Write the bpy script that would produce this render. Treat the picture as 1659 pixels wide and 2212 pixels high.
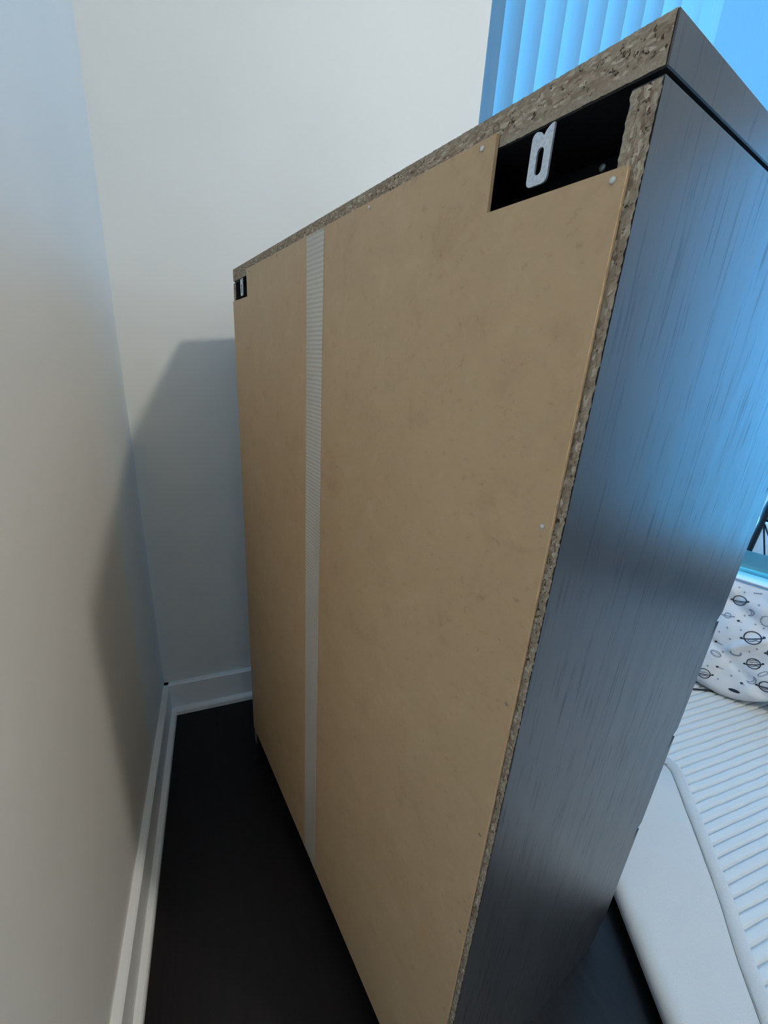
import bpy, math, random
from mathutils import Vector, Matrix, noise

for o in list(bpy.data.objects):
    bpy.data.objects.remove(o, do_unlink=True)
S = bpy.context.scene
COL = S.collection
random.seed(7)
PI = math.pi

# ------------------------------------------------------------------ camera
# room frame: corner of the two walls at the origin, wall_left is y=0, wall_back is x=0
cam = bpy.data.cameras.new('camera')
cam.sensor_fit = 'VERTICAL'
cam.sensor_height = 36.0
cam.lens = 14.411
cam.clip_start = 0.01
cam_o = bpy.data.objects.new('camera', cam)
COL.objects.link(cam_o)
cam_o.location = (1.0711, 0.1885, 0.9639)
cam_o.rotation_euler = (math.radians(71.0236), math.radians(-3.7328), math.radians(68.8943))
S.camera = cam_o

# ------------------------------------------------------------------ sky / exposure
SKY = (0.085, 0.43, 0.95)
SKY_STRENGTH = 6.6
LAMP_STRENGTH = 540.0
LAMP_COLOR = (1.0, 0.95, 0.84)
w = bpy.data.worlds.new('sky')
S.world = w
w.use_nodes = True
wn = w.node_tree.nodes
wl = w.node_tree.links
wn.clear()
wo = wn.new('ShaderNodeOutputWorld')
wb = wn.new('ShaderNodeBackground')
wt = wn.new('ShaderNodeTexCoord')
wsx = wn.new('ShaderNodeSeparateXYZ')
wr = wn.new('ShaderNodeValToRGB')
wr.color_ramp.elements[0].position = 0.40
wr.color_ramp.elements[0].color = (SKY[0] * .75, SKY[1] * .75, SKY[2] * .7, 1)
wr.color_ramp.elements[1].position = 0.52
wr.color_ramp.elements[1].color = (*SKY, 1)
wm = wn.new('ShaderNodeMath'); wm.operation = 'MULTIPLY_ADD'
wm.inputs[1].default_value = 0.5; wm.inputs[2].default_value = 0.5
wl.new(wt.outputs['Generated'], wsx.inputs[0])
wl.new(wsx.outputs['Z'], wm.inputs[0])
wl.new(wm.outputs[0], wr.inputs[0])
wl.new(wr.outputs[0], wb.inputs['Color'])
wb.inputs['Strength'].default_value = SKY_STRENGTH
wl.new(wb.outputs[0], wo.inputs[0])

# light paths: enough for a small room
S.cycles.max_bounces = 5
S.cycles.diffuse_bounces = 4
S.cycles.glossy_bounces = 3
S.cycles.transmission_bounces = 4
S.cycles.transparent_max_bounces = 6
S.cycles.caustics_reflective = False
S.cycles.caustics_refractive = False

S.view_settings.view_transform = 'Standard'
S.view_settings.look = 'None'
S.view_settings.gamma = 1.0
S.view_settings.exposure = 0.0
S.view_settings.use_curve_mapping = False

def portal(name, loc, rot, sx, sy):
    l = bpy.data.lights.new(name, 'AREA')
    l.shape = 'RECTANGLE'; l.size = sx; l.size_y = sy
    l.cycles.is_portal = True
    o = bpy.data.objects.new(name, l); COL.objects.link(o)
    o.location = loc; o.rotation_euler = rot
    return o

# window openings: window_1 in wall_back, window_2 in wall_right
RX, RY, RZ = 3.4, 3.0, 2.40
W1 = (0.803, 2.78, 0.36, 2.26)      # y0 y1 z0 z1
W2 = (0.20, 1.25, 0.13, 2.20)       # x0 x1 z0 z1
WT = 0.16
portal('window_portal', (-WT - .02, (W1[0] + W1[1]) / 2, (W1[2] + W1[3]) / 2), (0, -PI / 2, 0), W1[3] - W1[2], W1[1] - W1[0])
portal('window_portal', ((W2[0] + W2[1]) / 2, RY + WT + .02, (W2[2] + W2[3]) / 2), (-PI / 2, 0, 0), W2[1] - W2[0], W2[3] - W2[2])

# ------------------------------------------------------------------ material helpers
class NT:
    def __init__(self, name):
        self.m = bpy.data.materials.new(name); self.m.use_nodes = True
        self.n = self.m.node_tree.nodes; self.l = self.m.node_tree.links
        self.n.clear()
        self.out = self.n.new('ShaderNodeOutputMaterial')
    def add(self, t, **kw):
        x = self.n.new(t)
        for k, v in kw.items(): setattr(x, k, v)
        return x
    def link(self, a, b): self.l.new(a, b)
    def bsdf(self, color=(.8, .8, .8), rough=.5, spec=.5, metal=0, ior=1.5):
        b = self.n.new('ShaderNodeBsdfPrincipled')
        b.inputs['Base Color'].default_value = (*color, 1)
        b.inputs['Roughness'].default_value = rough
        b.inputs['Specular IOR Level'].default_value = spec
        b.inputs['Metallic'].default_value = metal
        b.inputs['IOR'].default_value = ior
        self.link(b.outputs[0], self.out.inputs[0]); self.b = b
        return b
    def coords(self, scale=(1, 1, 1), rot=(0, 0, 0), loc=(0, 0, 0)):
        t = self.n.new('ShaderNodeTexCoord'); mp = self.n.new('ShaderNodeMapping')
        mp.inputs['Scale'].default_value = scale; mp.inputs['Rotation'].default_value = rot
        mp.inputs['Location'].default_value = loc
        self.link(t.outputs['Object'], mp.inputs[0]); return mp.outputs[0]
    def noise(self, vec, scale=5, detail=4, rough=.5, dist=0):
        x = self.n.new('ShaderNodeTexNoise')
        x.inputs['Scale'].default_value = scale; x.inputs['Detail'].default_value = detail
        x.inputs['Roughness'].default_value = rough; x.inputs['Distortion'].default_value = dist
        self.link(vec, x.inputs['Vector']); return x.outputs['Fac']
    def ramp(self, fac, stops):
        r = self.n.new('ShaderNodeValToRGB'); e = r.color_ramp.elements
        while len(e) < len(stops): e.new(.5)
        for i, (p, c) in enumerate(stops):
            e[i].position = p
            e[i].color = (*c, 1) if len(c) == 3 else c
        self.link(fac, r.inputs[0]); return r.outputs[0]
    def mix(self, a, b, fac, mode='MIX'):
        x = self.n.new('ShaderNodeMix'); x.data_type = 'RGBA'; x.blend_type = mode
        for s, v in ((x.inputs[6], a), (x.inputs[7], b), (x.inputs[0], fac)):
            if hasattr(v, 'links'): self.link(v, s)
            elif isinstance(v, (int, float)): s.default_value = v
            else: s.default_value = (*v, 1)
        return x.outputs[2]
    def bump(self, h, strength=.2, dist=.001):
        x = self.n.new('ShaderNodeBump')
        x.inputs['Strength'].default_value = strength; x.inputs['Distance'].default_value = dist
        self.link(h, x.inputs['Height']); self.link(x.outputs[0], self.b.inputs['Normal'])

def g(v): return (v, v, v)

def m_paint(name, color, rough=.6, mott=.03):
    t = NT(name); t.bsdf(color, rough, .3)
    c = t.coords(); n = t.noise(c, 3, 1)
    lo = tuple(x * (1 - mott) for x in color); hi = tuple(min(1, x * (1 + mott)) for x in color)
    t.link(t.ramp(n, [(.3, lo), (.7, hi)]), t.b.inputs['Base Color'])
    return t.m

M_WALL = m_paint('wall_paint', (.70, .69, .655))
M_CEIL = m_paint('ceiling_paint', (.78, .78, .76))
M_TRIM = m_paint('trim_paint', (.80, .80, .79), .35, .02)
M_FRAME = m_paint('window_frame_paint', (.78, .78, .78), .4, .01)

def m_floor():
    t = NT('espresso_wood_floor'); t.bsdf((.009, .007, .006), .33, .28)
    c = t.coords((2.2, 60, 1))
    n = t.noise(c, 3, 6, .6, .4)
    t.link(t.ramp(n, [(.3, (.004, .003, .003)), (.7, (.011, .008, .0075))]), t.b.inputs['Base Color'])
    t.link(t.ramp(n, [(.2, g(.28)), (.8, g(.42))]), t.b.inputs['Roughness'])
    t.bump(n, .1, .0006)
    return t.m
M_FLOOR = m_floor()

def m_foil(name='black_brown_foil'):
    # embossed dark wood foil, grain runs along z
    t = NT(name); t.bsdf((.02, .021, .023), .30, .62)
    n1 = t.noise(t.coords((1, 1, .045)), 330, 4, .6)
    pores = t.ramp(n1, [(.35, g(0)), (.44, g(1))])
    n0 = t.noise(t.coords((1, 1, .10)), 38, 3, .5)
    wv = t.add('ShaderNodeTexWave', wave_type='BANDS', bands_direction='Y', wave_profile='SAW')
    wv.inputs['Scale'].default_value = 11; wv.inputs['Distortion'].default_value = 14
    wv.inputs['Detail'].default_value = 2; wv.inputs['Detail Scale'].default_value = .8
    t.link(t.coords((1, 1, .24)), wv.inputs['Vector'])
    brk = t.ramp(t.noise(t.coords((1, 1, .11)), 110, 3), [(.38, g(0)), (.50, g(1))])
    line = t.mix(t.ramp(wv.outputs['Fac'], [(.0, g(0)), (.07, g(1)), (1, g(1))]), g(1), brk)
    big = t.ramp(t.noise(t.coords((1, 1, .30), loc=(.3, .1, .2)), 7, 2), [(.48, g(0)), (.60, g(1))])
    ln = t.mix(g(1), line, big)
    base = t.ramp(n0, [(.3, (.019, .0198, .022)), (.7, (.028, .029, .032))])
    base = t.mix((.008, .008, .009), base, pores)
    base = t.mix((.008, .008, .009), base, ln)
    t.link(base, t.b.inputs['Base Color'])
    rgh = t.mix(g(.42), t.ramp(n0, [(.3, g(.30)), (.7, g(.35))]), pores)
    rgh = t.mix(g(.46), rgh, ln)
    t.link(rgh, t.b.inputs['Roughness'])
    hh = t.mix(g(0), pores, ln)
    t.bump(hh, .06, .0002)
    return t.m
M_FOIL = m_foil()

def m_inner():
    t = NT('inner_dark_foil'); t.bsdf((.008, .008, .009), .6, .3)
    n = t.noise(t.coords((1, 1, .1)), 60, 3)
    t.link(t.ramp(n, [(.3, (.006, .006, .007)), (.7, (.011, .011, .012))]), t.b.inputs['Base Color'])
    return t.m
M_INNER = m_inner()

def m_hardboard():
    t = NT('brown_hardboard'); t.bsdf((.47, .34, .20), .50, .35)
    c = t.coords()
    n1 = t.noise(c, 26, 4, .68, .4); n2 = t.noise(c, 3.5, 1, .5)
    n3 = t.noise(t.coords((1, 1, 1), (0, .5, 0)), 120, 3, .7)
    base = t.ramp(n1, [(.26, (.400, .250, .128)), (.45, (.545, .365, .203)), (.56, (.565, .382, .213)), (.76, (.67, .485, .295))])
    base = t.mix(base, t.ramp(n2, [(.35, (.49, .318, .170)), (.65, (.61, .425, .245))]), .45)
    base = t.mix(base, t.ramp(n3, [(.26, (.24, .14, .07)), (.40, (.54, .358, .197)), (.62, (.565, .382, .213)), (.78, (.70, .55, .37))]), .30)
    t.link(base, t.b.inputs['Base Color'])
    return t.m
M_HARD = m_hardboard()

def m_chip(name, scl, axis, lo, hi):
    """axis/lo/hi: thickness axis of the board, for the finer, paler outer layers"""
    t = NT(name); t.bsdf((.4, .3, .2), .85, .2)
    tc = t.add('ShaderNodeTexCoord')
    c = t.coords(scl, (0, .15, 0))
    nz = t.add('ShaderNodeTexNoise'); nz.inputs['Scale'].default_value = 210; nz.inputs['Detail'].default_value = 3
    t.link(tc.outputs['Object'], nz.inputs['Vector'])
    wv = t.add('ShaderNodeMix', data_type='RGBA', blend_type='LINEAR_LIGHT'); wv.inputs[0].default_value = .55
    t.link(c, wv.inputs[6]); t.link(nz.outputs['Color'], wv.inputs[7])
    v = t.add('ShaderNodeTexVoronoi'); v.inputs['Scale'].default_value = 1.0; t.link(wv.outputs[2], v.inputs['Vector'])
    sx = t.add('ShaderNodeSeparateColor'); t.link(v.outputs['Color'], sx.inputs[0])
    flake = t.ramp(sx.outputs[0], [(.0, (.17, .11, .065)), (.22, (.29, .205, .135)), (.55, (.37, .28, .195)), (.82, (.45, .355, .255)), (1, (.74, .63, .48))])
    fine = t.ramp(t.noise(t.coords(), 900, 3, .6), [(.3, (.29, .225, .16)), (.5, (.40, .325, .24)), (.7, (.48, .40, .30))])
    pos = t.add('ShaderNodeSeparateXYZ'); t.link(tc.outputs['Object'], pos.inputs[0])
    mr = t.add('ShaderNodeMapRange'); mr.inputs[1].default_value = lo; mr.inputs[2].default_value = hi
    t.link(pos.outputs[axis], mr.inputs[0])
    core = t.ramp(mr.outputs[0], [(.10, g(0)), (.34, g(1)), (.78, g(1)), (.96, g(.25))])
    base = t.mix(fine, flake, core)
    big = t.noise(t.coords(), 55, 3, .6)
    base = t.mix(base, t.ramp(big, [(.35, (.22, .16, .11)), (.65, (.43, .355, .26))]), .35)
    n = t.noise(t.coords((1, 1, 1), (0, .3, 0)), 360, 3, .6)
    hole = t.ramp(n, [(.32, g(0)), (.39, g(1))])
    hole = t.mix(g(1), hole, core)
    base = t.mix((.075, .045, .027), base, hole)
    t.link(base, t.b.inputs['Base Color'])
    hm = t.mix(t.mix(g(.5), sx.outputs[1], core), hole, .55)
    t.bump(hm, .8, .0011)
    return t.m
M_CHIP = m_chip('raw_chipboard_top_edge', (300, 300, 760), 2, 1.100, 1.120)
M_CHIP_R = m_chip('raw_chipboard_side_edge', (680, 300, 290), 0, .3507, .3652)
M_CHIP_L = m_chip('raw_chipboard_far_edge', (680, 300, 290), 0, -.3652, -.3507)

def m_tape():
    # pale woven hinge tape with fine cross ribs
    t = NT('woven_hinge_tape'); b = t.bsdf((.62, .58, .50), .38, .5)
    wv = t.add('ShaderNodeTexWave', wave_type='BANDS', bands_direction='Z')
    wv.inputs['Scale'].default_value = 62; wv.inputs['Distortion'].default_value = 1.2
    wv.inputs['Detail'].default_value = 2; wv.inputs['Detail Scale'].default_value = 2
    c = t.coords(); t.link(c, wv.inputs['Vector'])
    n = t.noise(t.coords((1, 1, .3)), 14, 3)
    base = t.mix((.70, .62, .50), (.90, .83, .72), wv.outputs['Fac'])
    base = t.mix(base, (.66, .58, .46), t.ramp(n, [(.4, g(0)), (.7, g(.6))]))
    t.link(base, b.inputs['Base Color'])
    t.bump(wv.outputs['Fac'], .35, .0005)
    tr = t.add('ShaderNodeBsdfTransparent'); mx = t.add('ShaderNodeMixShader')
    mx.inputs[0].default_value = .70
    t.link(tr.outputs[0], mx.inputs[1]); t.link(b.outputs[0], mx.inputs[2]); t.link(mx.outputs[0], t.out.inputs[0])
    return t.m
M_TAPE = m_tape()

def m_simple(name, color, rough=.5, spec=.5, metal=0, nscale=40, var=.08, bump=.1, bdist=.0005):
    t = NT(name); t.bsdf(color, rough, spec, metal)
    n = t.noise(t.coords(), nscale, 4)
    lo = tuple(max(0, x * (1 - var)) for x in color); hi = tuple(min(1, x * (1 + var)) for x in color)
    t.link(t.ramp(n, [(.3, lo), (.7, hi)]), t.b.inputs['Base Color'])
    if bump: t.bump(n, bump, bdist)
    return t.m
M_ZINC = m_simple('galvanised_steel', (.62, .64, .66), .42, .5, .6, 500, .18, .15)
M_STEEL = m_simple('dull_steel', (.20, .21, .22), .4, .5, .7, 300, .1)
M_NAIL = m_simple('nail_head', (.66, .64, .58), .4, .5, .25, 300, .08)
M_NAILB = m_simple('sunk_nail_head', (.33, .24, .15), .5, .4, .2, 300, .1)
M_BLACK = m_simple('black_metal', (.012, .013, .016), .4, .5, 0, 80, .2)
M_RUBBER = m_simple('black_rubber', (.010, .010, .011), .55, .4, 0, 90, .2)
M_MAT = m_simple('white_ribbed_fabric', (.60, .61, .60), .9, .2, 0, 900, .06, .4, .0008)
M_PAD = m_simple('cream_cotton', (.57, .55, .52), .9, .2, 0, 700, .05, .35, .0006)
M_HEM = m_simple('cream_hem_tape', (.52, .505, .48), .9, .2, 0, 500, .06, .4, .0008)
M_SEAM = m_simple('seam_thread', (.30, .29, .27), .9, .1, 0, 500, .1)
M_POUF = m_simple('white_printed_cotton', (.66, .65, .65), .85, .2, 0, 800, .04, .3, .0005)
M_EDGE_SHADE = m_simple('grey_edge_shade', (.32, .33, .37), .85, .2, 0, 600, .08)
M_INK = m_simple('charcoal_print', (.03, .034, .045), .85, .1, 0, 300, .2, 0)
M_INK2 = m_simple('soft_grey_print', (.22, .24, .30), .85, .1, 0, 300, .2, 0)

def m_bin():
    t = NT('teal_plastic'); b = t.bsdf((.22, .66, .72), .25, .5)
    n = t.noise(t.coords(), 6, 2)
    col = t.ramp(n, [(.3, (.40, .90, .94)), (.7, (.48, .95, .97))])
    t.link(col, b.inputs['Base Color'])
    tl = t.add('ShaderNodeBsdfTranslucent'); t.link(col, tl.inputs['Color'])
    mx = t.add('ShaderNodeMixShader'); mx.inputs[0].default_value = .8
    t.link(b.outputs[0], mx.inputs[1]); t.link(tl.outputs[0], mx.inputs[2]); t.link(mx.outputs[0], t.out.inputs[0])
    return t.m
M_BIN = m_bin()

def m_vane(name, tr):
    t = NT(name); b = t.bsdf((.30, .38, .46), .6, .15)
    n = t.noise(t.coords((1, 1, .03)), 260, 3)
    t.link(t.ramp(n, [(.3, (.27, .35, .44)), (.7, (.32, .40, .49))]), b.inputs['Base Color'])
    tl = t.add('ShaderNodeBsdfTranslucent')
    t.link(t.ramp(n, [(.3, (tr * .97, tr * .96, tr * .95)), (.7, (tr, tr * .99, tr * .98))]), tl.inputs['Color'])
    mx = t.add('ShaderNodeMixShader'); mx.inputs[0].default_value = .72
    t.link(b.outputs[0], mx.inputs[1]); t.link(tl.outputs[0], mx.inputs[2]); t.link(mx.outputs[0], t.out.inputs[0])
    return t.m
M_VANE = m_vane('pale_vane_fabric', .44)
M_SHADE = m_vane('pale_shade_fabric', .27)

def m_glass():
    t = NT('window_glass')
    tr = t.add('ShaderNodeBsdfTransparent'); tr.inputs[0].default_value = (.95, .98, .97, 1)
    gl = t.add('ShaderNodeBsdfGlossy'); gl.inputs['Roughness'].default_value = .02
    lw = t.add('ShaderNodeLayerWeight'); lw.inputs[0].default_value = .5
    pw = t.add('ShaderNodeMath', operation='POWER'); pw.inputs[1].default_value = 4.0
    ml = t.add('ShaderNodeMath', operation='MULTIPLY_ADD'); ml.inputs[1].default_value = .5; ml.inputs[2].default_value = .02
    t.link(lw.outputs['Facing'], pw.inputs[0]); t.link(pw.outputs[0], ml.inputs[0])
    mx = t.add('ShaderNodeMixShader'); t.link(ml.outputs[0], mx.inputs[0])
    t.link(tr.outputs[0], mx.inputs[1]); t.link(gl.outputs[0], mx.inputs[2]); t.link(mx.outputs[0], t.out.inputs[0])
    return t.m
M_GLASS = m_glass()

def m_glow():
    t = NT('lit_opal_glass')
    e = t.add('ShaderNodeEmission'); e.inputs['Color'].default_value = (*LAMP_COLOR, 1)
    e.inputs['Strength'].default_value = LAMP_STRENGTH
    t.link(e.outputs[0], t.out.inputs[0]); return t.m
M_GLOW = m_glow()

# ------------------------------------------------------------------ mesh helpers
class MB:
    def __init__(self): self.v = []; self.f = []
    def add(self, vs, fs):
        o = len(self.v); self.v += [tuple(p) for p in vs]; self.f += [tuple(i + o for i in f) for f in fs]; return self
    def box(self, x0, x1, y0, y1, z0, z1, b=0):
        if b <= 0:
            vs = [(x, y, z) for z in (z0, z1) for y in (y0, y1) for x in (x0, x1)]
            return self.add(vs, [(0, 2, 3, 1), (4, 5, 7, 6), (0, 1, 5, 4), (2, 6, 7, 3), (0, 4, 6, 2), (1, 3, 7, 5)])
        # chamfered box: three vertices for each corner
        vs = []; idx = {}
        for i, x in enumerate((x0, x1)):
            for j, y in enumerate((y0, y1)):
                for k, z in enumerate((z0, z1)):
                    sx, sy, sz = (b if i == 0 else -b), (b if j == 0 else -b), (b if k == 0 else -b)
                    idx[i, j, k] = len(vs)
                    vs += [(x, y + sy, z + sz), (x + sx, y, z + sz), (x + sx, y + sy, z)]
        I = lambda i, j, k, a: idx[i, j, k] + a
        fs = []
        fs.append((I(0,0,0,0), I(0,0,1,0), I(0,1,1,0), I(0,1,0,0))); fs.append((I(1,0,0,0), I(1,1,0,0), I(1,1,1,0), I(1,0,1,0)))
        fs.append((I(0,0,0,1), I(1,0,0,1), I(1,0,1,1), I(0,0,1,1))); fs.append((I(0,1,0,1), I(0,1,1,1), I(1,1,1,1), I(1,1,0,1)))
        fs.append((I(0,0,0,2), I(0,1,0,2), I(1,1,0,2), I(1,0,0,2))); fs.append((I(0,0,1,2), I(1,0,1,2), I(1,1,1,2), I(0,1,1,2)))
        for i in (0, 1):
            for j in (0, 1):
                fs.append((I(i,j,0,0), I(i,j,0,1), I(i,j,1,1), I(i,j,1,0)))
        for i in (0, 1):
            for k in (0, 1):
                fs.append((I(i,0,k,0), I(i,0,k,2), I(i,1,k,2), I(i,1,k,0)))
        for j in (0, 1):
            for k in (0, 1):
                fs.append((I(0,j,k,1), I(0,j,k,2), I(1,j,k,2), I(1,j,k,1)))
        for key in idx:
            a = idx[key]; fs.append((a, a + 1, a + 2))
        return self.add(vs, fs)
    def prism(self, poly, fn0, fn1):
        """poly: 2-D points; fn0/fn1 map a 2-D point to the two end faces"""
        n = len(poly)
        vs = [fn0(p) for p in poly] + [fn1(p) for p in poly]
        fs = [tuple(range(n)), tuple(range(2 * n - 1, n - 1, -1))]
        fs += [(i, n + i, n + (i + 1) % n, (i + 1) % n) for i in range(n)]
        return self.add(vs, fs)
    def tube(self, pts, r, seg=10, caps=True):
        pts = [Vector(p) for p in pts]; vs = []; fs = []
        rr = r if isinstance(r, (list, tuple)) else [r] * len(pts)
        up = None
        for i, p in enumerate(pts):
            d = (pts[min(i + 1, len(pts) - 1)] - pts[max(i - 1, 0)]).normalized()
            if up is None:
                up = Vector((0, 0, 1)) if abs(d.z) < .9 else Vector((1, 0, 0))
            a = d.cross(up).normalized(); b = a.cross(d).normalized(); up = b
            for k in range(seg):
                t = 2 * PI * k / seg
                vs.append(p + a * (math.cos(t) * rr[i]) + b * (math.sin(t) * rr[i]))
        for i in range(len(pts) - 1):
            for k in range(seg):
                fs.append((i * seg + k, i * seg + (k + 1) % seg, (i + 1) * seg + (k + 1) % seg, (i + 1) * seg + k))
        if caps:
            fs.append(tuple(range(seg - 1, -1, -1))); fs.append(tuple((len(pts) - 1) * seg + k for k in range(seg)))
        return self.add(vs, fs)
    def lathe(self, prof, cx=0, cy=0, seg=32):
        vs = []; fs = []
        for r, z in prof:
            for k in range(seg):
                t = 2 * PI * k / seg; vs.append((cx + r * math.cos(t), cy + r * math.sin(t), z))
        for i in range(len(prof) - 1):
            for k in range(seg):
                fs.append((i * seg + k, i * seg + (k + 1) % seg, (i + 1) * seg + (k + 1) % seg, (i + 1) * seg + k))
        return self.add(vs, fs)
    def grid(self, nu, nv, fn):
        vs = [fn(i / (nu - 1), j / (nv - 1)) for j in range(nv) for i in range(nu)]
        fs = [(j * nu + i, j * nu + i + 1, (j + 1) * nu + i + 1, (j + 1) * nu + i) for j in range(nv - 1) for i in range(nu - 1)]
        return self.add(vs, fs)
    def mesh(self, name, mat, smooth=False, off=None):
        me = bpy.data.meshes.new(name)
        vs = self.v if off is None else [(x - off[0], y - off[1], z - off[2]) for x, y, z in self.v]
        me.from_pydata(vs, [], self.f); me.materials.append(mat); me.update()
        if smooth:
            me.polygons.foreach_set('use_smooth', [True] * len(me.polygons))
        import bmesh
        b = bmesh.new(); b.from_mesh(me); bmesh.ops.recalc_face_normals(b, faces=b.faces); b.to_mesh(me); b.free()
        return me
    def build(self, name, mat, parent=None, smooth=False, off=None):
        o = bpy.data.objects.new(name, self.mesh(name, mat, smooth, off)); COL.objects.link(o)
        if parent is not None: o.parent = parent
        return o

def tag(o, label=None, cat=None, group=None, kind=None):
    if label: o['label'] = label
    if cat: o['category'] = cat
    if group: o['group'] = group
    if kind: o['kind'] = kind
    return o
def empty(name, loc=(0, 0, 0), rz=0):
    o = bpy.data.objects.new(name, None); COL.objects.link(o)
    o.location = loc; o.rotation_euler = (0, 0, rz); o.empty_display_size = .1
    return o

# ------------------------------------------------------------------ room shell
def wall_with_hole(u0, u1, z0, z1, h, fn):
    """ring of boxes round a hole h=(u0,u1,z0,z1); fn maps (u0,u1,z0,z1) -> box args"""
    m = MB()
    for r in ((u0, h[0], z0, z1), (h[1], u1, z0, z1), (h[0], h[1], z0, h[2]), (h[0], h[1], h[3], z1)):
        m.box(*fn(*r))
    return m
o = MB().box(-.16, RX + .16, -.16, RY + .16, -.1, 0).build('floor', M_FLOOR)
tag(o, 'dark espresso wood floor', 'floor', kind='structure')
o = MB().box(-.16, RX + .16, -.16, RY + .16, RZ, RZ + .1).build('ceiling', M_CEIL)
tag(o, 'flat white ceiling', 'ceiling', kind='structure')
o = MB().box(-WT, RX + WT, -WT, 0, 0, RZ).build('wall_left', M_WALL)
tag(o, 'plain off-white wall along the left of the picture', 'wall', kind='structure')
o = wall_with_hole(0, RY, 0, RZ, W1, lambda a, b, c, d: (-WT, 0, a, b, c, d)).build('wall_back', M_WALL)
tag(o, 'plain off-white wall behind the dresser with the window', 'wall', kind='structure')
o = wall_with_hole(-WT, RX + WT, 0, RZ, W2, lambda a, b, c, d: (a, b, RY, RY + WT, c, d)).build('wall_right', M_WALL)
tag(o, 'off-white wall with a window, out of view on the right', 'wall', kind='structure')
o = MB().box(RX, RX + WT, 0, RY, 0, RZ).build('wall_front', M_WALL)
tag(o, 'off-white wall behind the viewer', 'wall', kind='structure')

# baseboards with a shoe moulding
BT, BH = .0140, .0983
def base_profile(): return [(0, 0), (BT, 0), (BT, BH - .003), (BT - .003, BH), (0, BH)]
def shoe_profile(): return [(BT, 0), (BT + .0125, 0), (BT + .0125, .012), (BT + .010, .0165), (BT + .006, .0185), (BT, .019)]
def baseboard(name, fn, a, b, label):
    m = MB().prism(base_profile(), lambda p: fn(p, a), lambda p: fn(p, b)).build(name, M_TRIM)
    tag(m, label, 'baseboard', kind='structure')
    MB().prism(shoe_profile(), lambda p: fn(p, a + BT), lambda p: fn(p, b)).build('shoe_moulding', M_TRIM, m)
    return m
baseboard('baseboard_left', lambda p, s: (s, p[0], p[1]), 0, RX, 'white baseboard with shoe moulding along the left wall')
baseboard('baseboard_right', lambda p, s: (s, RY - p[0], p[1]), BT, RX, 'white baseboard along the right wall, out of view')
baseboard('baseboard_back', lambda p, s: (p[0], s, p[1]), 0.0, RY, 'white baseboard with shoe moulding along the window wall')

# ------------------------------------------------------------------ windows
def window(name, label, loc, fn, h, mullions):
    """fn(u,d,z): u along the wall, d depth into the wall"""
    root = empty(name, loc); tag(root, label, 'window', kind='structure')
    def fbox(n, mat, a, b, d0, d1, c, d, bev=.003):
        p, q = Vector(fn(a, d0, c)), Vector(fn(b, d1, d))
        lo = [min(p[i], q[i]) for i in range(3)]; hi = [max(p[i], q[i]) for i in range(3)]
        return MB().box(lo[0], hi[0], lo[1], hi[1], lo[2], hi[2], bev).build(n, mat, root, off=loc)
    f = .024
    u0, u1, z0, z1 = h
    fbox('window_frame', M_FRAME, u0, u0 + f, .10, .155, z0, z1); fbox('window_frame', M_FRAME, u1 - f, u1, .10, .155, z0, z1)
    fbox('window_frame', M_FRAME, u0 + f, u1 - f, .10, .155, z0, z0 + f); fbox('window_frame', M_FRAME, u0 + f, u1 - f, .10, .155, z1 - f, z1)
    us = [u0 + f] + mullions + [u1 - f]
    for mu in mullions: fbox('mullion', M_FRAME, mu - .025, mu + .025, .105, .15, z0 + f, z1 - f)
    for a, b in zip(us[:-1], us[1:]):
        fbox('window_pane', M_GLASS, a + (.025 if a in mullions else 0), b - (.025 if b in mullions else 0), .124, .130, z0 + f, z1 - f, 0)
    fbox('window_sill', M_TRIM, u0, u1, .0, .10, z0, z0 + .018)
    return root
window('window_1', 'tall window with white frame behind the vertical blind', (0, W1[0], W1[2]), lambda u, d, z: (-d, u, z), W1, [2.10])
window('window_2', 'white-framed window in the right wall, seen only mirrored in the dresser side', (W2[0], RY, W2[2]), lambda u, d, z: (u, RY + d, z), W2, [.78])

# ------------------------------------------------------------------ vertical blind (hangs in the window recess)
blind = empty('vertical_blind', (-.045, .81, .40))
tag(blind, 'white vertical blind glowing blue with daylight in the window above the dresser', 'blind')
bo = (-.045, .81, .40)
MB().box(-.065, -.025, .806, W1[1] - .004, 2.212, 2.256, .004).build('head_rail', M_FRAME, blind, off=bo)
def vane(yr, xr, yl, xl, bow=.006):
    z0, z1 = .415, 2.20
    a = Vector((xl, yl)); b = Vector((xr, yr)); d = (b - a); n = Vector((d.y, -d.x)).normalized()
    def fn(i, j):
        p = a + d * i + n * (bow * 4 * i * (1 - i))
        return (p.x, p.y, z0 + (z1 - z0) * j)
    m = MB().grid(9, 2, fn)
    v = m.build('vane', M_VANE, blind, True, bo)
    c = (a + b) / 2
    MB().box(c.x - .003, c.x + .003, c.y - .008, c.y + .008, 2.195, 2.213).build('carrier_clip', M_FRAME, v, off=bo)
    return v
XE = -.030
edges = [.8387, .8901, .9439, 1.0036, 1.0646, 1.1223, 1.1815, 1.2397, 1.2982, 1.357]
conv = lambda e, x: .1885 + (e - .1885) * (1.0711 - x) / 1.0711
for e in edges:
    yr = conv(e, XE); vane(yr, XE, max(yr - .078, .8045), XE - .040)
# the last vanes are turned open and stand apart
vane(conv(1.4305, -.028), -.028, conv(1.4305, -.028) - .074, -.066, .007)
vane(conv(1.505, -.022), -.022, conv(1.505, -.022) - .055, -.078, .008)

# a flat fabric panel covers the next stretch of glass
MB().grid(2, 2, lambda i, j: (-.074, conv(1.50, -.074) + (2.06 - conv(1.50, -.074)) * i, .415 + 1.785 * j)).build('fabric_panel', M_SHADE, blind, off=bo)
MB().box(-.080, -.068, conv(1.50, -.074), 2.06, .405, .4155, .002).build('panel_hem_bar', M_FRAME, blind, off=bo)

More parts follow.
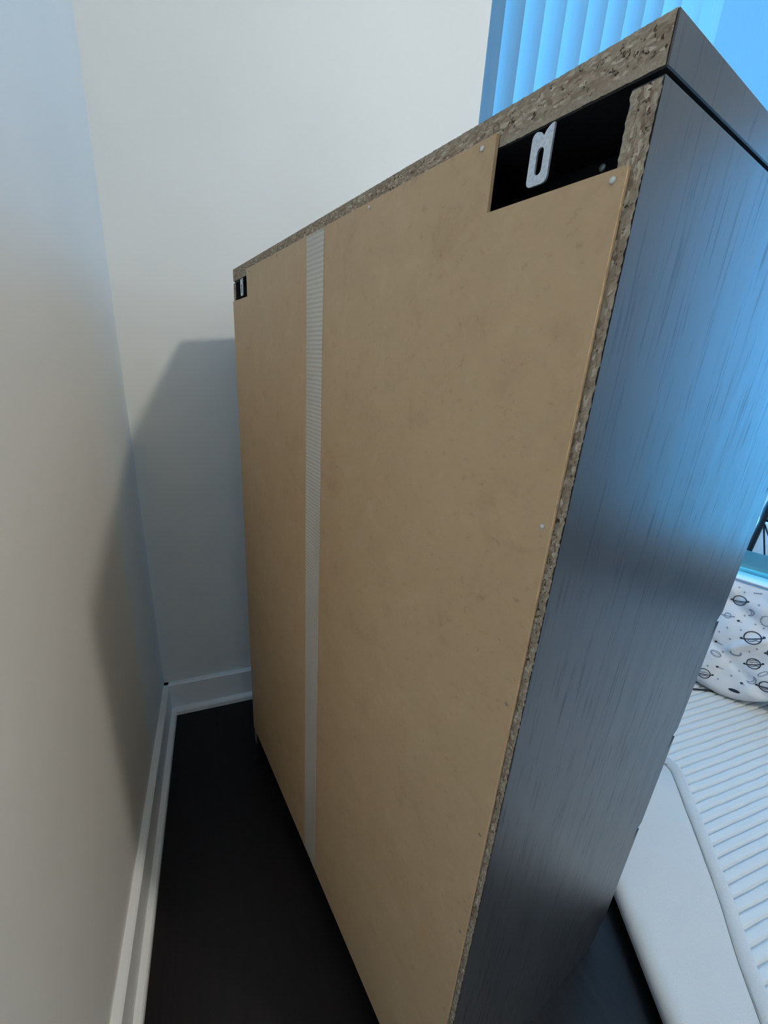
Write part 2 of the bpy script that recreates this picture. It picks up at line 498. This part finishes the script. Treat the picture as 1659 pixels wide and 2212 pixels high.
# ------------------------------------------------------------------ ceiling lamp (out of frame, casts the dresser's shadow)
LX, LY, LZ = 1.897, 1.266, 2.23
lamp = empty('ceiling_lamp', (LX, LY, RZ)); tag(lamp, 'round flush ceiling lamp with lit opal dome, above the room', 'lamp')
MB().lathe([(0, -.001), (.135, -.001), (.14, -.006), (.14, -.05), (.07, -.080), (.0, -.080)], seg=40).build('base_ring', M_FRAME, lamp, True)
prof = [(.056 * math.cos(t), -.0805 - .110 * math.sin(t)) for t in [i * PI / 2 / 10 for i in range(10)]] + [(.0, -.1905)]
MB().lathe(prof, seg=32).build('lamp_dome', M_GLOW, lamp, True)

# ------------------------------------------------------------------ dresser
W, D, H, T = .7303, .4088, 1.12, .0200
ST = .0145                           # side panel thickness
ANG = math.radians(12.2481)
def cab2room(x, y):
    dx, dy = x + .95374, y + .18368
    c, s = math.cos(ANG), math.sin(ANG)
    return (c * dx - s * dy, s * dx + c * dy)
OFF = (-W / 2, D / 2, 0)
dr = empty('dresser', (*cab2room(-W / 2, D / 2), 0), ANG)
tag(dr, 'dark wood-grain dresser seen from behind with raw brown hardboard back', 'dresser')
def P(m, name, mat, parent=dr, smooth=False): return m.build(name, mat, parent, smooth, OFF)

ZS = H - T - .0028                   # side panels stop under a shadow gap
NOTCH = [.880, .6845, .4885, .2935]
YF = D - .0124                       # side panels end behind the drawer fronts
def side_poly():
    return [(.0012, 0), (YF - .012, 0), (YF, .016), (YF, ZS - .0008), (YF - .0008, ZS), (.0012, ZS)]
sides = []
for (xa, xb) in ((-ST, 0), (-W, -W + ST)):
    m = MB().prism(side_poly(), lambda p, x=xa: (x, p[0], p[1]), lambda p, x=xb: (x, p[0], p[1]))
    s = P(m, 'side_panel', M_FOIL); sides.append(s)

# top panel with dark foil; its raw back edge is separate
top = P(MB().box(-W, 0, .0012, D + .004, H - T, H, .0006), 'top_panel', M_FOIL)

def ragged_edge(name, parent, u0, u1, v0, v1, nu, nv, fn, ramp_, seed, jag, mat=None):
    """rough chipboard strip: (u,v) in the back plane, displaced chips, uneven outline"""
    def f(i, j):
        u = u0 + (u1 - u0) * i; v = v0 + (v1 - v0) * j
        k = noise.noise(Vector((u * 420 + seed, v * 420, 3.1))) * .55 + noise.noise(Vector((u * 1300 + seed, v * 1300, 9.7))) * .45
        if nu > nv:   # long in u: rough outline at the v ends
            if j in (0, 1): v += jag * (1 if j else -1) * max(0, noise.noise(Vector((u * 350, seed, j * 7))) + .1) * .6 - (jag * .25 if j else -jag * .25)
        else:
            if i in (0, 1): u += jag * (1 if i else -1) * max(0, noise.noise(Vector((v * 350, seed, i * 7))) + .1) * .6 - (jag * .25 if i else -jag * .25)
        return fn(u, -ramp_ * k, v)
    m = MB().grid(nu, nv, f)
    return P(m, name, mat or M_CHIP, parent)
ragged_edge('chipboard_edge', top, -W + .0006, -.0006, H - T + .0003, H - .0005, 640, 14, lambda u, d, v: (u, .0003 + d, v), .0008, 1.3, .0003)
ragged_edge('chipboard_edge', sides[0], -ST + .0003, .0001, 0.001, ZS - .001, 11, 900, lambda u, d, v: (u, .0003 + d, v), .0013, 5.3, .0020, M_CHIP_R)
ragged_edge('chipboard_edge', sides[1], -W - .0001, -W + ST - .0003, 0.001, ZS - .001, 9, 500, lambda u, d, v: (u, .0003 + d, v), .0009, 8.3, .0008, M_CHIP_L)

# hardboard back in two halves hinged by tape, with a cut-out at each upper corner
HB0, HB1 = -.0034, -.0008
ZB, ZT = .056, 1.1068
XM = -.3635
def hb(poly, name='back_panel'):
    return P(MB().prism(poly, lambda p: (p[0], HB0, p[1]), lambda p: (p[0], HB1, p[1])), name, M_HARD)
bp_r = hb([(XM + .0006, ZB), (-.0058, ZB), (-.0058, 1.0645), (-.0965, 1.0650), (-.0965, ZT), (XM + .0006, ZT)])
bp_l = hb([(-W + .0060, ZB), (XM - .0006, ZB), (XM - .0006, ZT), (-.6345, ZT), (-.6345, 1.0665), (-W + .0060, 1.0665)])
bp_r['label'] = 'right half of the brown hardboard back'; bp_l['label'] = 'left half of the brown hardboard back'
tp = P(MB().box(-.3868, -.3402, HB0 - .0006, HB0 - .0001, ZB + .004, ZT - .001), 'hinge_tape', M_TAPE)
tp['label'] = 'pale woven tape down the middle of the back'

# nails
def nail(x, z, r, proud, mat, par):
    m = MB(); y = HB0
    prof = [(0, -proud), (r * .75, -proud), (r, -proud * .55), (r, .0003), (0, .0003)]
    vs = []; seg = 14
    for q, dd in prof:
        for k in range(seg):
            t = 2 * PI * k / seg; vs.append((x + q * math.cos(t), y + dd, z + q * math.sin(t)))
    fs = [(i * seg + k, i * seg + (k + 1) % seg, (i + 1) * seg + (k + 1) % seg, (i + 1) * seg + k) for i in range(4) for k in range(seg)]
    m.add(vs, fs); return P(m, 'nail', mat, par, True)
for x, z in ((-.1076, 1.1022), (-.0122, 1.0598), (-.2468, 1.1026), (-.0122, .8771)): nail(x, z, .00165, .0011, M_NAIL, bp_r)
for z in (.7345, .5922, .4565, .32, .19): nail(-.0115, z, .0016, .0004, M_NAILB, bp_r)
for x, z in ((-.6200, 1.1015), (-.49, 1.1025)): nail(x, z, .0015, .0006, M_NAILB, bp_l)

# wall-fixing straps hanging in the cut-outs
def strap(x0, x1, z0, z1):
    cx = (x0 + x1) / 2; w2 = (x1 - x0) / 2; out = []; inn = []
    r = .0030
    def arc(px, pz, a0, a1, rr, n=5): return [(px + rr * math.cos(a0 + (a1 - a0) * i / n), pz + rr * math.sin(a0 + (a1 - a0) * i / n)) for i in range(n + 1)]
    out += arc(x0 + r, z0 + r, PI, 1.5 * PI, r) + arc(x1 - r, z0 + r, 1.5 * PI, 2 * PI, r)
    out += [(x1, z1), (x1 - .0022, z1), (cx + .0020, z1 - .0022), (cx + .0008, z1 - .0042), (cx - .0012, z1 - .0020)] + arc(x0 + .003, z1 - .0040, PI * .5, PI, .003)
    sr = .0023; s0, s1 = z0 + .0072, z1 - .0115
    inn += arc(cx, s0, PI, 2 * PI, sr, 8) + arc(cx, s1, 0, PI, sr, 8)
    # bridge outer and inner loops by angle matching round the centre
    cz = (z0 + z1) / 2
    N = 64
    def ray(loop, a):
        dx, dz = math.cos(a), math.sin(a); best = None
        for i in range(len(loop)):
            p = loop[i]; q = loop[(i + 1) % len(loop)]
            ex, ez = q[0] - p[0], q[1] - p[1]; det = dx * (-ez) + ex * dz
            if abs(det) < 1e-12: continue
            bx, bz = p[0] - cx, p[1] - cz
            t = (bx * (-ez) + ex * bz) / det; s = (dx * bz - dz * bx) / det
            if t > 0 and -1e-6 <= s <= 1 + 1e-6 and (best is None or t > best): best = t
        return (cx + dx * best, cz + dz * best)
    A = [ray(out, 2 * PI * i / N + .01) for i in range(N)]; B = [ray(inn, 2 * PI * i / N + .01) for i in range(N)]
    m = MB(); y0, y1 = -.0016, -.0002
    vs = [(p[0], y0, p[1]) for p in A] + [(p[0], y0, p[1]) for p in B] + [(p[0], y1, p[1]) for p in A] + [(p[0], y1, p[1]) for p in B]
    fs = []
    for i in range(N):
        j = (i + 1) % N
        fs += [(i, j, N + j, N + i), (2 * N + i, 3 * N + i, 3 * N + j, 2 * N + j), (i, 2 * N + i, 2 * N + j, j), (N + i, N + j, 3 * N + j, 3 * N + i)]
    m.add(vs, fs)
    s = P(m, 'fixing_strap', M_ZINC); s['label'] = 'galvanised steel strap with a slot'
    return s
strap(-.0690, -.0547, 1.0712, 1.0985)
strap(-.6790, -.6650, 1.0712, 1.0985)
# folded lip of the strap under the top
# screw glinting inside the right cut-out
m = MB().lathe([(0, .0), (.003, .0), (.0034, -.0012), (.0028, -.002), (.0016, -.003), (.0016, -.02), (0, -.02)], seg=14)
m.v = [(-.0370 + a * .6, .022 - c, 1.0790 + b * .6) for a, b, c in m.v]
P(m, 'screw', M_STEEL, smooth=True)

# carcass inside and drawers
for xa, xb, ya in ((-ST - .012, -.003, .022), (-W + .0008, -W + ST + .012, .003)):
    P(MB().box(xa, xb, ya, YF - .002, ZS + .0001, H - T), 'gap_light_block', M_INNER)  # dark strip added to keep light from showing through the gap
P(MB().box(-W + ST, -ST, .02, D - .03, .030, .042), 'bottom_board', M_INNER)
P(MB().box(-W + ST, -ST, D - .055, D - .040, 0.0, .030), 'plinth', M_FOIL)
P(MB().box(-W + ST, -ST, .06, .075, H - T - .05, H - T), 'top_rail', M_INNER)
ztop = [H - T - .006] + NOTCH
zbot = NOTCH + [.045]
for i in range(5):
    zt, zb = ztop[i], zbot[i]
    Y0, Y1 = YF + .0004, D
    poly = [(Y0, zb + .003), (Y0 + .001, zb + .003), (Y1, zb + .0135), (Y1, zt - .0017), (Y0, zt - .0238)]
    d = P(MB().prism(poly, lambda p: (-W + .0005, p[0], p[1]), lambda p: (-.0003, p[0], p[1])), 'drawer_front', M_FOIL)
    tri = [(Y0, zt - .0236), (Y1 - .0006, zt - .0018), (Y0, zt)]  # dark wedge stands in for the shade in the grip recess
    P(MB().prism(tri, lambda p: (-W + .0005, p[0], p[1]), lambda p: (-.0003, p[0], p[1])), 'grip_shade_wedge', M_INNER, d)
    P(MB().box(-W + ST + .012, -ST - .012, .045, YF - .001, zb + .014, zt - .035, .001), 'drawer_box', M_INNER, d)

# ------------------------------------------------------------------ ribbed mat
PITCH = .0203
mx0, mx1, my0, my1 = .20, 2.0, .885, 2.32
nr = int((mx1 - mx0) / PITCH)
prof = []
for i in range(nr):
    for k in range(8):
        t = k / 8
        z = .0170 - .0090 * math.exp(-((min(t, 1 - t)) / .085) ** 2)
        prof.append((mx0 + (i + t) * PITCH, z))
tilt = math.radians(-1.8)
ny = 40
mo = (.825, 1.5, 0)
m = MB()
def matv(i, j):
    x, z = prof[i]; y = my0 + (my1 - my0) * j / (ny - 1)
    xx = mo[0] + (x - mo[0]) * math.cos(tilt) - (y - mo[1]) * math.sin(tilt); yy = mo[1] + (x - mo[0]) * math.sin(tilt) + (y - mo[1]) * math.cos(tilt)
    xx += .0016 * noise.noise(Vector((x * 14, y * 22, 0)))
    z += .0012 * noise.noise(Vector((x * 6, y * 6, 4))) + .0006 * noise.noise(Vector((x * 60, y * 60, 2)))
    return (xx, yy, z)
n = len(prof)
vs = [matv(i, j) for j in range(ny) for i in range(n)]
fs = [(j * n + i, j * n + i + 1, (j + 1) * n + i + 1, (j + 1) * n + i) for j in range(ny - 1) for i in range(n - 1)]
# skirt down to the floor
ring = [i for i in range(n)] + [j * n + n - 1 for j in range(1, ny)] + [(ny - 1) * n + i for i in range(n - 2, -1, -1)] + [j * n for j in range(ny - 2, 0, -1)]
b0 = len(vs); vs += [(vs[i][0], vs[i][1], .0006) for i in ring]
fs += [(ring[i], ring[(i + 1) % len(ring)], b0 + (i + 1) % len(ring), b0 + i) for i in range(len(ring))]
fs.append(tuple(b0 + i for i in range(len(ring))))
m.add(vs, fs)
mat_o = m.build('floor_mat', M_MAT, None, True, mo); mat_o.location = mo
tag(mat_o, 'white mat with raised parallel ribs lying on the dark floor', 'mat')

# ------------------------------------------------------------------ cream quilt with hem in front of the mat
far = [(.560, 1.215), (.578, 1.229), (0.5970, 1.2551), (0.6246, 1.2516), (0.6472, 1.2413), (0.6666, 1.2245), (0.7010, 1.1942), (0.7585, 1.1447), (0.8202, 1.0940), (0.8776, 1.0467), (0.9356, 0.9930), (0.9705, 0.9628), (1.06, .885), (1.15, .80), (1.26, .69)]
near = [(1.30, .635), (1.285, .612), (1.24, .632), (1.10, .700), (.9285, .778), (.786, .844), (.70, .884), (.615, .925), (.560, .965), (.525, 1.03), (.515, 1.12), (.526, 1.17), (.542, 1.197)]
def resample(pts, closed, step):
    P_ = [Vector(p) for p in pts]
    if closed: P_ = P_ + [P_[0]]
    # Catmull-Rom
    out = []
    n_ = len(P_)
    for i in range(n_ - 1):
        p1, p2 = P_[i], P_[i + 1]
        p0 = P_[i - 1] if i > 0 else (P_[-2] if closed else p1); p3 = P_[i + 2] if i + 2 < n_ else (P_[1] if closed else p2)
        L = max(2, int((p2 - p1).length / step))
        for k in range(L):
            t = k / L
            out.append(.5 * ((2 * p1) + (p2 - p0) * t + (2 * p0 - 5 * p1 + 4 * p2 - p3) * t * t + (3 * p1 - p0 - 3 * p2 + p3) * t ** 3))
    if not closed: out.append(P_[-1])
    return out
outline = resample(far + near, True, .008)
no = len(outline)
# orientation and inward normals
area = sum(outline[i].x * outline[(i + 1) % no].y - outline[(i + 1) % no].x * outline[i].y for i in range(no))
sgn = 1 if area > 0 else -1
nrm = []
for i in range(no):
    d = (outline[(i + 1) % no] - outline[i - 1]).normalized(); nrm.append(Vector((-d.y, d.x)) * sgn)
QH = .046; QB = .0185
qc = Vector((.86, .99))
def qtop(p):
    z = QH + .0035 * noise.noise(Vector((p.x * 7, p.y * 7, 1))) + .0012 * noise.noise(Vector((p.x * 25, p.y * 25, 5)))
    # droops at the turned corner beside the dresser
    d = (Vector(p) - Vector((.560, 1.20))).length
    return z - .024 * math.exp(-(d / .065) ** 2)
ins = [(.006, 0), (0, .35), (.003, .62), (.008, .82), (.016, .95), (.028, 1.0)]
rings = []
for dd, zz in ins:
    r = []
    for i in range(no):
        p = outline[i] + nrm[i] * dd; zt_ = qtop(p)
        r.append((p.x, p.y, QB + (zt_ - QB) * zz))
    rings.append(r)
inner = [Vector(p[:2]) for p in rings[-1]]
# core line for filling: shrink towards a spine point cloud (convex enough)
for s in (.85, .7, .55, .4, .25, .12, 0.0):
    r = []
    for p in inner:
        # spine: nearest point on the segment through the long axis
        a = Vector((.60, 1.09)); b = Vector((1.20, .70)); t = max(0, min(1, (p - a).dot(b - a) / (b - a).length_squared)); c = a + (b - a) * t
        q = c + (p - c) * s; r.append((q.x, q.y, qtop(q)))
    rings.append(r)
m = MB(); vs = [p for r in rings for p in r]; fs = []
for k in range(len(rings) - 1):
    for i in range(no):
        fs.append((k * no + i, k * no + (i + 1) % no, (k + 1) * no + (i + 1) % no, (k + 1) * no + i))
fs.append(tuple(no - 1 - i for i in range(no))); 
m.add(vs, fs)
qo = (.86, .99, 0)
quilt = empty('quilt', (qo[0], qo[1], QB)); tag(quilt, 'smooth cream padded quilt with stitched hem lying beside the dresser foot', 'quilt')
qoff = (qo[0], qo[1], QB)
pad = m.build('padding', M_PAD, quilt, True, qoff)
import bmesh
b_ = bmesh.new(); b_.from_mesh(pad.data); bmesh.ops.remove_doubles(b_, verts=b_.verts, dist=.0012); bmesh.ops.recalc_face_normals(b_, faces=b_.faces); b_.to_mesh(pad.data); b_.free()
pad.data.polygons.foreach_set('use_smooth', [True] * len(pad.data.polygons))
# hem tape strip and seam along the far edge
fl = resample(far, False, .008)
def far_n(i):
    d = (fl[min(i + 1, len(fl) - 1)] - fl[max(i - 1, 0)]).normalized(); return Vector((d.y, -d.x))
fsign = 1 if (qc - fl[len(fl) // 2]).dot(far_n(len(fl) // 2)) > 0 else -1
vs = []; fs = []
prof_h = [(-.0025, .35), (-.0035, .70), (.000, .97), (.006, 1.05), (.015, 1.07), (.0245, 1.06), (.0262, 1.01)]
for i, p in enumerate(fl):
    nn = far_n(i) * fsign
    for dd, zz in prof_h:
        q = p + nn * dd; wob = .0012 * noise.noise(Vector((q.x * 40, q.y * 40, 3)))
        vs.append((q.x, q.y, QB + (qtop(q) - QB) * zz + wob))
k = len(prof_h)
fs = [(i * k + j, i * k + j + 1, (i + 1) * k + j + 1, (i + 1) * k + j) for i in range(len(fl) - 1) for j in range(k - 1)]
MB().add(vs, fs).build('hem_tape', M_HEM, quilt, True, qoff)
sp = []
for i, p in enumerate(fl):
    q = p + far_n(i) * fsign * .0280; sp.append((q.x, q.y, qtop(q) + .0002))
MB().tube(sp, .0011, 6).build('seam', M_SEAM, quilt, True, qoff)

# ------------------------------------------------------------------ planet-print pouf
p0 = Vector((.4921, 1.6664, .030)); UU = Vector((.9311, .3648, 0)); VV = Vector((-.1366, .3488, .9272)); NN = Vector((.3382, -.8633, .3746)); VD = Vector((-.3648, .9311, 0))
U0, U1, VT = -.27, .30, .385
def vbot(u): return min(.055, 3.0 * (u + .02) ** 2)
def wrink(u, v):
    k = .010 * noise.noise(Vector((u * 9 + v * 6, v * 11 - u * 5, 2.2))) + .005 * noise.noise(Vector((u * 26, v * 22, 7)))
    k += .012 * math.exp(-((v - .20 - .9 * (u - .02)) / .016) ** 2) * (1 if -.03 < u < .12 else .3)
    k -= .010 * math.exp(-((v - .27 + .5 * u) / .02) ** 2)
    k -= .008 * math.exp(-((v - .11 + .55 * u) / .018) ** 2)
    return k
def pf(u, v, lift=0):
    e = min(u - U0, U1 - u, v - vbot(u), VT - v); e = max(e, 0)
    rnd = -.022 * math.exp(-e / .010)
    return p0 + UU * u + VV * v + NN * (wrink(u, v) * min(1, e / .02) + rnd + lift)
NU, NV = 90, 64
def ptf(i, j):
    u = U0 + (U1 - U0) * i; v = vbot(u) + (VT - vbot(u)) * j; return pf(u, v)
def ptb(i, j):
    u = U0 + (U1 - U0) * i; v = vbot(u) + (VT - vbot(u)) * j
    q = ptf(i, j); dep = .24 - .40 * v * math.cos(0)
    e = min(i, 1 - i) * (U1 - U0)
    r = q + VD * max(.035, dep) * (1 - .25 * math.exp(-e / .02))
    return Vector((r.x, r.y, max(r.z, .0265)))
m = MB()
vs = [ptf(i / (NU - 1), j / (NV - 1)) for j in range(NV) for i in range(NU)]; nf = len(vs)
vs += [ptb(i / (NU - 1), j / (NV - 1)) for j in range(NV) for i in range(NU)]
fs = [(j * NU + i, j * NU + i + 1, (j + 1) * NU + i + 1, (j + 1) * NU + i) for j in range(NV - 1) for i in range(NU - 1)]
fs += [(nf + a, nf + d, nf + c, nf + b) for a, b, c, d in list(fs)]
ring = [i for i in range(NU)] + [j * NU + NU - 1 for j in range(1, NV)] + [(NV - 1) * NU + i for i in range(NU - 2, -1, -1)] + [j * NU for j in range(NV - 2, 0, -1)]
fs += [(ring[i], nf + ring[i], nf + ring[(i + 1) % len(ring)], ring[(i + 1) % len(ring)]) for i in range(len(ring))]
m.add(vs, fs)
po = p0 + VD * .1; po = (po.x, po.y, .02)
pouf = empty('pouf', po); tag(pouf, 'soft white fabric pouf printed with line-drawn planets, in front of the teal bin', 'pouf')
m.build('cover', M_POUF, pouf, True, po)
MB().tube([pf(U0 + .01 + (U1 - U0 - .02) * i / 50, VT - .004, .010) for i in range(51)], .0035, 8).build('edge_shade_hem', M_EDGE_SHADE, pouf, True, po)  # grey hem tube carries the shading of the rounded top edge

ink = 'ink'; ink2 = 'ink2'
_cur = {}
def motif(name, fn, *a, **k):
    _cur.clear(); fn(*a, **k)
    for key, mb in _cur.items(): mb.build(name, M_INK if key == 'ink' else M_INK2, pouf, True, po)
def target(mb): return _cur.setdefault(mb, MB())
def stroke(pts, wd, mb=ink, closed=False):
    if closed: pts = pts + [pts[0]]
    L = []
    for i, p in enumerate(pts):
        a = pts[max(i - 1, 0)]; b = pts[min(i + 1, len(pts) - 1)]
        if closed and i in (0, len(pts) - 1): a, b = pts[-2], pts[1]
        d = Vector((b[0] - a[0], b[1] - a[1])); d = d.normalized() if d.length > 0 else Vector((1, 0)); nn = Vector((-d.y, d.x)) * wd / 2
        L += [pf(p[0] + nn.x, p[1] + nn.y, .0009), pf(p[0] - nn.x, p[1] - nn.y, .0009)]
    target(mb).add(L, [(2 * i, 2 * i + 1, 2 * i + 3, 2 * i + 2) for i in range(len(pts) - 1)])
def ell(cx, cy, a, b, rot=0, t0=0, t1=2 * PI, n_=28):
    c, s = math.cos(rot), math.sin(rot)
    return [(cx + a * math.cos(t0 + (t1 - t0) * i / n_) * c - b * math.sin(t0 + (t1 - t0) * i / n_) * s, cy + a * math.cos(t0 + (t1 - t0) * i / n_) * s + b * math.sin(t0 + (t1 - t0) * i / n_) * c) for i in range(n_ + 1)]
def blob(cx, cy, a, b, rot, mb=ink):
    pts = ell(cx, cy, a, b, rot, n_=12)[:-1]
    target(mb).add([pf(p[0], p[1], .0009) for p in pts], [tuple(range(len(pts)))])
def planet(cx, cy, r, rot, ring=1.5, wd=.0026, stripes=1, mb=ink):
    stroke(ell(cx, cy, r, r * .92, rot)[:-1], wd, mb, True)
    if ring: stroke(ell(cx, cy, r * ring, r * .18, rot, PI * .80, PI * 2.20), wd * 1.1, mb)
    for k in range(stripes):
        f_ = (-.45, .25, .6)[k]
        stroke([(cx + math.cos(rot) * r * t * .85 - math.sin(rot) * r * f_, cy + math.sin(rot) * r * t * .85 + math.cos(rot) * r * f_ + .0015 * math.sin(t * 6)) for t in [-.9 + i * .18 for i in range(11)]], wd * .6, mb)
def crescent(cx, cy, r, rot, mb=ink2):
    stroke(ell(cx, cy, r, r, rot, -PI * .6, PI * .6, 16), .0024, mb)
    stroke(ell(cx - r * .4 * math.cos(rot), cy - r * .4 * math.sin(rot), r * .85, r * .95, rot, -PI * .48, PI * .48, 16), .0018, mb)
def star(cx, cy, r, mb=ink2):
    for a in (0.3, .3 + PI / 2):
        stroke([(cx - r * math.cos(a), cy - r * math.sin(a)), (cx, cy), (cx + r * math.cos(a), cy + r * math.sin(a))], .0016, mb)
def comet(a, b):
    blob(a[0], a[1], .0042, .0034, .3); stroke([a, ((a[0] + b[0]) / 2, (a[1] + b[1]) / 2), b], .0018, ink2)
for a in ((-.0504, .3161, .0165, .22, 1.4), (.0128, .2156, .021, .5, 1.45, .0032), (.0381, .139, .0165, .5, 1.5, .0028, 3), (-.0636, .0453, .0165, .3, 1.5, .0026, 2),
          (.0838, .0877, .0165, .3, 1.5, .003), (-.0636, .2557, .0085, .2, 2.0, .0026, 0, ink2), (.0681, .1914, .012, .4, 1.5, .0028)):
    motif('planet_print', planet, *a)
for k in range(6): motif('planet_print', planet, .13 + .05 * (k % 3) + .02 * (k // 3), .11 + .14 * (k // 3) + .03 * (k % 2), .015, .3 + .5 * k, 1.5)
for k in range(6): motif('planet_print', planet, -.12 - .055 * (k % 3), .09 + .15 * (k // 3) + .035 * (k % 2), .015, .2 + .7 * k, 1.5)
def disc():
    stroke(ell(-.0548, .1227, .014, .0085, -.2)[:-1], .0024, ink2, True); stroke(ell(-.0548, .1227, .013, .004, -.2)[:-1], .0016, ink2, True)
motif('disc_print', disc)
motif('crescent_print', stroke, ell(-.0103, .1488, .013, .007, .2, PI * .85, PI * 2.2), .0048, ink2)
motif('ring_print', stroke, ell(.0664, .1211, .014, .0045, .9)[:-1], .0024, ink2, True)
motif('crescent_print', crescent, -.0163, .2888, .010, .2); motif('crescent_print', crescent, .0469, .0887, .012, -.5)
motif('sun_print', stroke, [(.0297 + (.016 + .0015 * math.cos(t * 12)) * math.cos(t), .2809 + (.016 + .0015 * math.cos(t * 12)) * math.sin(t)) for t in [2 * PI * i / 60 for i in range(60)]], .002, ink2, True)
motif('dark_oval', blob, .0207, .0339, .0150, .0052, .12)  # flat dark oval near the bottom edge
for a, b in (((-.0664, .1598), (-.0487, .1579)), ((-.0386, .0842), (-.0217, .084)), ((-.034, .2512), (-.0238, .2496)), ((.0301, .0663), (.0387, .064))):
    motif('comet_print', comet, a, b)
motif('dash_print', stroke, [(-.0262, .3538), (-.016, .3570), (-.0059, .3596)], .003, ink2)
for q in [(-.053, .217), (-.02, .226), (-.036, .185), (-.014, .115), (-.04, .136), (.001, .075), (-.026, .047), (-.062, .075), (-.003, .321), (-.025, .274), (-.064, .357), (-.047, .347), (.007, .259), (.028, .256), (-.068, .195), (.032, .187), (.018, .17), (.014, .099)]:
    motif('star_print', star, q[0], q[1], .0034)

# ------------------------------------------------------------------ black cable on the mat
cb = resample([(.33, 1.40), (.40, 1.55), (.4334, 1.6242), (.4526, 1.6653), (.4761, 1.699), (.488, 1.716), (.497, 1.728)], False, .01)
m = MB().tube([(p.x, p.y, 0.0208 + .0004 * math.sin(i)) for i, p in enumerate(cb)], .0028, 8)
co = (.4526, 1.6653, .018)
o = m.build('cable', M_RUBBER, None, True, co); o.location = co
tag(o, 'thin black cable running under the planet-print pouf', 'cable')

# ------------------------------------------------------------------ teal storage bin
cbn = Vector((1.0711, .1885, 0)) + VD * 1.98
bz = 0.0180
bin_o = empty('storage_bin', (cbn.x + UU.x * .02 + VD.x * .115, cbn.y + UU.y * .02 + VD.y * .115, bz), math.atan2(UU.y, UU.x))
tag(bin_o, 'translucent teal plastic storage bin behind the planet-print pouf', 'bin')
bw, bd, bh = .44, .22, .322
def taper_box(m, w0, d0, w1, d1, z0, z1, r, top=True, seg=5):
    def loop(w_, d_, z):
        L = []
        for sx, sy, a0 in ((1, 1, 0), (-1, 1, PI / 2), (-1, -1, PI), (1, -1, 1.5 * PI)):
            for k in range(seg + 1):
                a = a0 + PI / 2 * k / seg; L.append((sx * (w_ / 2 - r) + r * math.cos(a), sy * (d_ / 2 - r) + r * math.sin(a), z))
        return L
    A = loop(w0, d0, z0); B = loop(w1, d1, z1); n_ = len(A)
    fs = [(i, (i + 1) % n_, n_ + (i + 1) % n_, n_ + i) for i in range(n_)] + [tuple(range(n_ - 1, -1, -1))]
    if top: fs.append(tuple(range(n_, 2 * n_)))
    m.add(A + B, fs)
m = MB(); taper_box(m, bw - .05, bd - .04, bw, bd, 0, bh, .03, False); m.build('bin_body', M_BIN, bin_o, True)
m = MB(); taper_box(m, bw + .022, bd + .022, bw + .026, bd + .026, bh - .004, bh + .012, .035); taper_box(m, bw + .004, bd + .004, bw - .02, bd - .02, bh + .012, bh + .020, .03); m.build('lid', M_BIN, bin_o)
for s in (-1, 1):
    MB().box(-.012 + s * .13, .012 + s * .13, -bd / 2 - .012, -bd / 2 + .008, .05, bh - .008, .003).build('rib', M_BIN, bin_o)
MB().box(.150, .205, -bd / 2 - .022, -bd / 2 - .008, bh - .025, bh + .016, .004).build('latch', M_FRAME, bin_o)
MB().box(-.205, -.150, -bd / 2 - .022, -bd / 2 - .008, bh - .025, bh + .016, .004).build('latch', M_FRAME, bin_o)

# ------------------------------------------------------------------ black metal stool near the window
sx0, sy0 = .095, 2.386
so = (sx0 + .17, sy0 + .16, 0)
stool = empty('metal_stand', so); tag(stool, 'open black metal stand with thin crossbars, in front of the window', 'stand')
ft = [(sx0 - .008, sy0 - .012), (sx0 + .36, sy0 - .012), (sx0 + .36, sy0 + .34), (sx0 - .008, sy0 + .34)]
tp_ = [(sx0 + .0135, sy0 + .006), (sx0 + .335, sy0 + .006), (sx0 + .335, sy0 + .32), (sx0 + .0135, sy0 + .32)]
for a, b in zip(ft, tp_):
    pts = [(a[0] + (b[0] - a[0]) * t, a[1] + (b[1] - a[1]) * t, .004 + .556 * t) for t in (0, .2, .5, .80, .84, .9, .94, 1)]
    lg = MB().tube(pts, [.0115, .0115, .0115, .0115, .014, .0165, .015, .0125], 12).build('leg', M_BLACK, stool, True, so)
    MB().tube([(a[0], a[1], .0005), (a[0], a[1], .014)], .014, 12).build('rubber_foot', M_RUBBER, lg, True, so)
for i in range(4):
    a = tp_[i]; b = tp_[(i + 1) % 4]
    MB().tube([(a[0], a[1], .455), (b[0], b[1], .455)], .0055, 8).build('crossbar', M_BLACK, stool, True, so)
    MB().tube([(a[0], a[1], .565), (b[0], b[1], .565)], .008, 8).build('top_rail', M_BLACK, stool, True, so)
    MB().tube([(a[0], a[1], .445), (a[0] + (b[0] - a[0]) * .5, a[1] + (b[1] - a[1]) * .5, .20), (b[0], b[1], .445)], .0035, 8).build('brace', M_BLACK, stool, True, so)
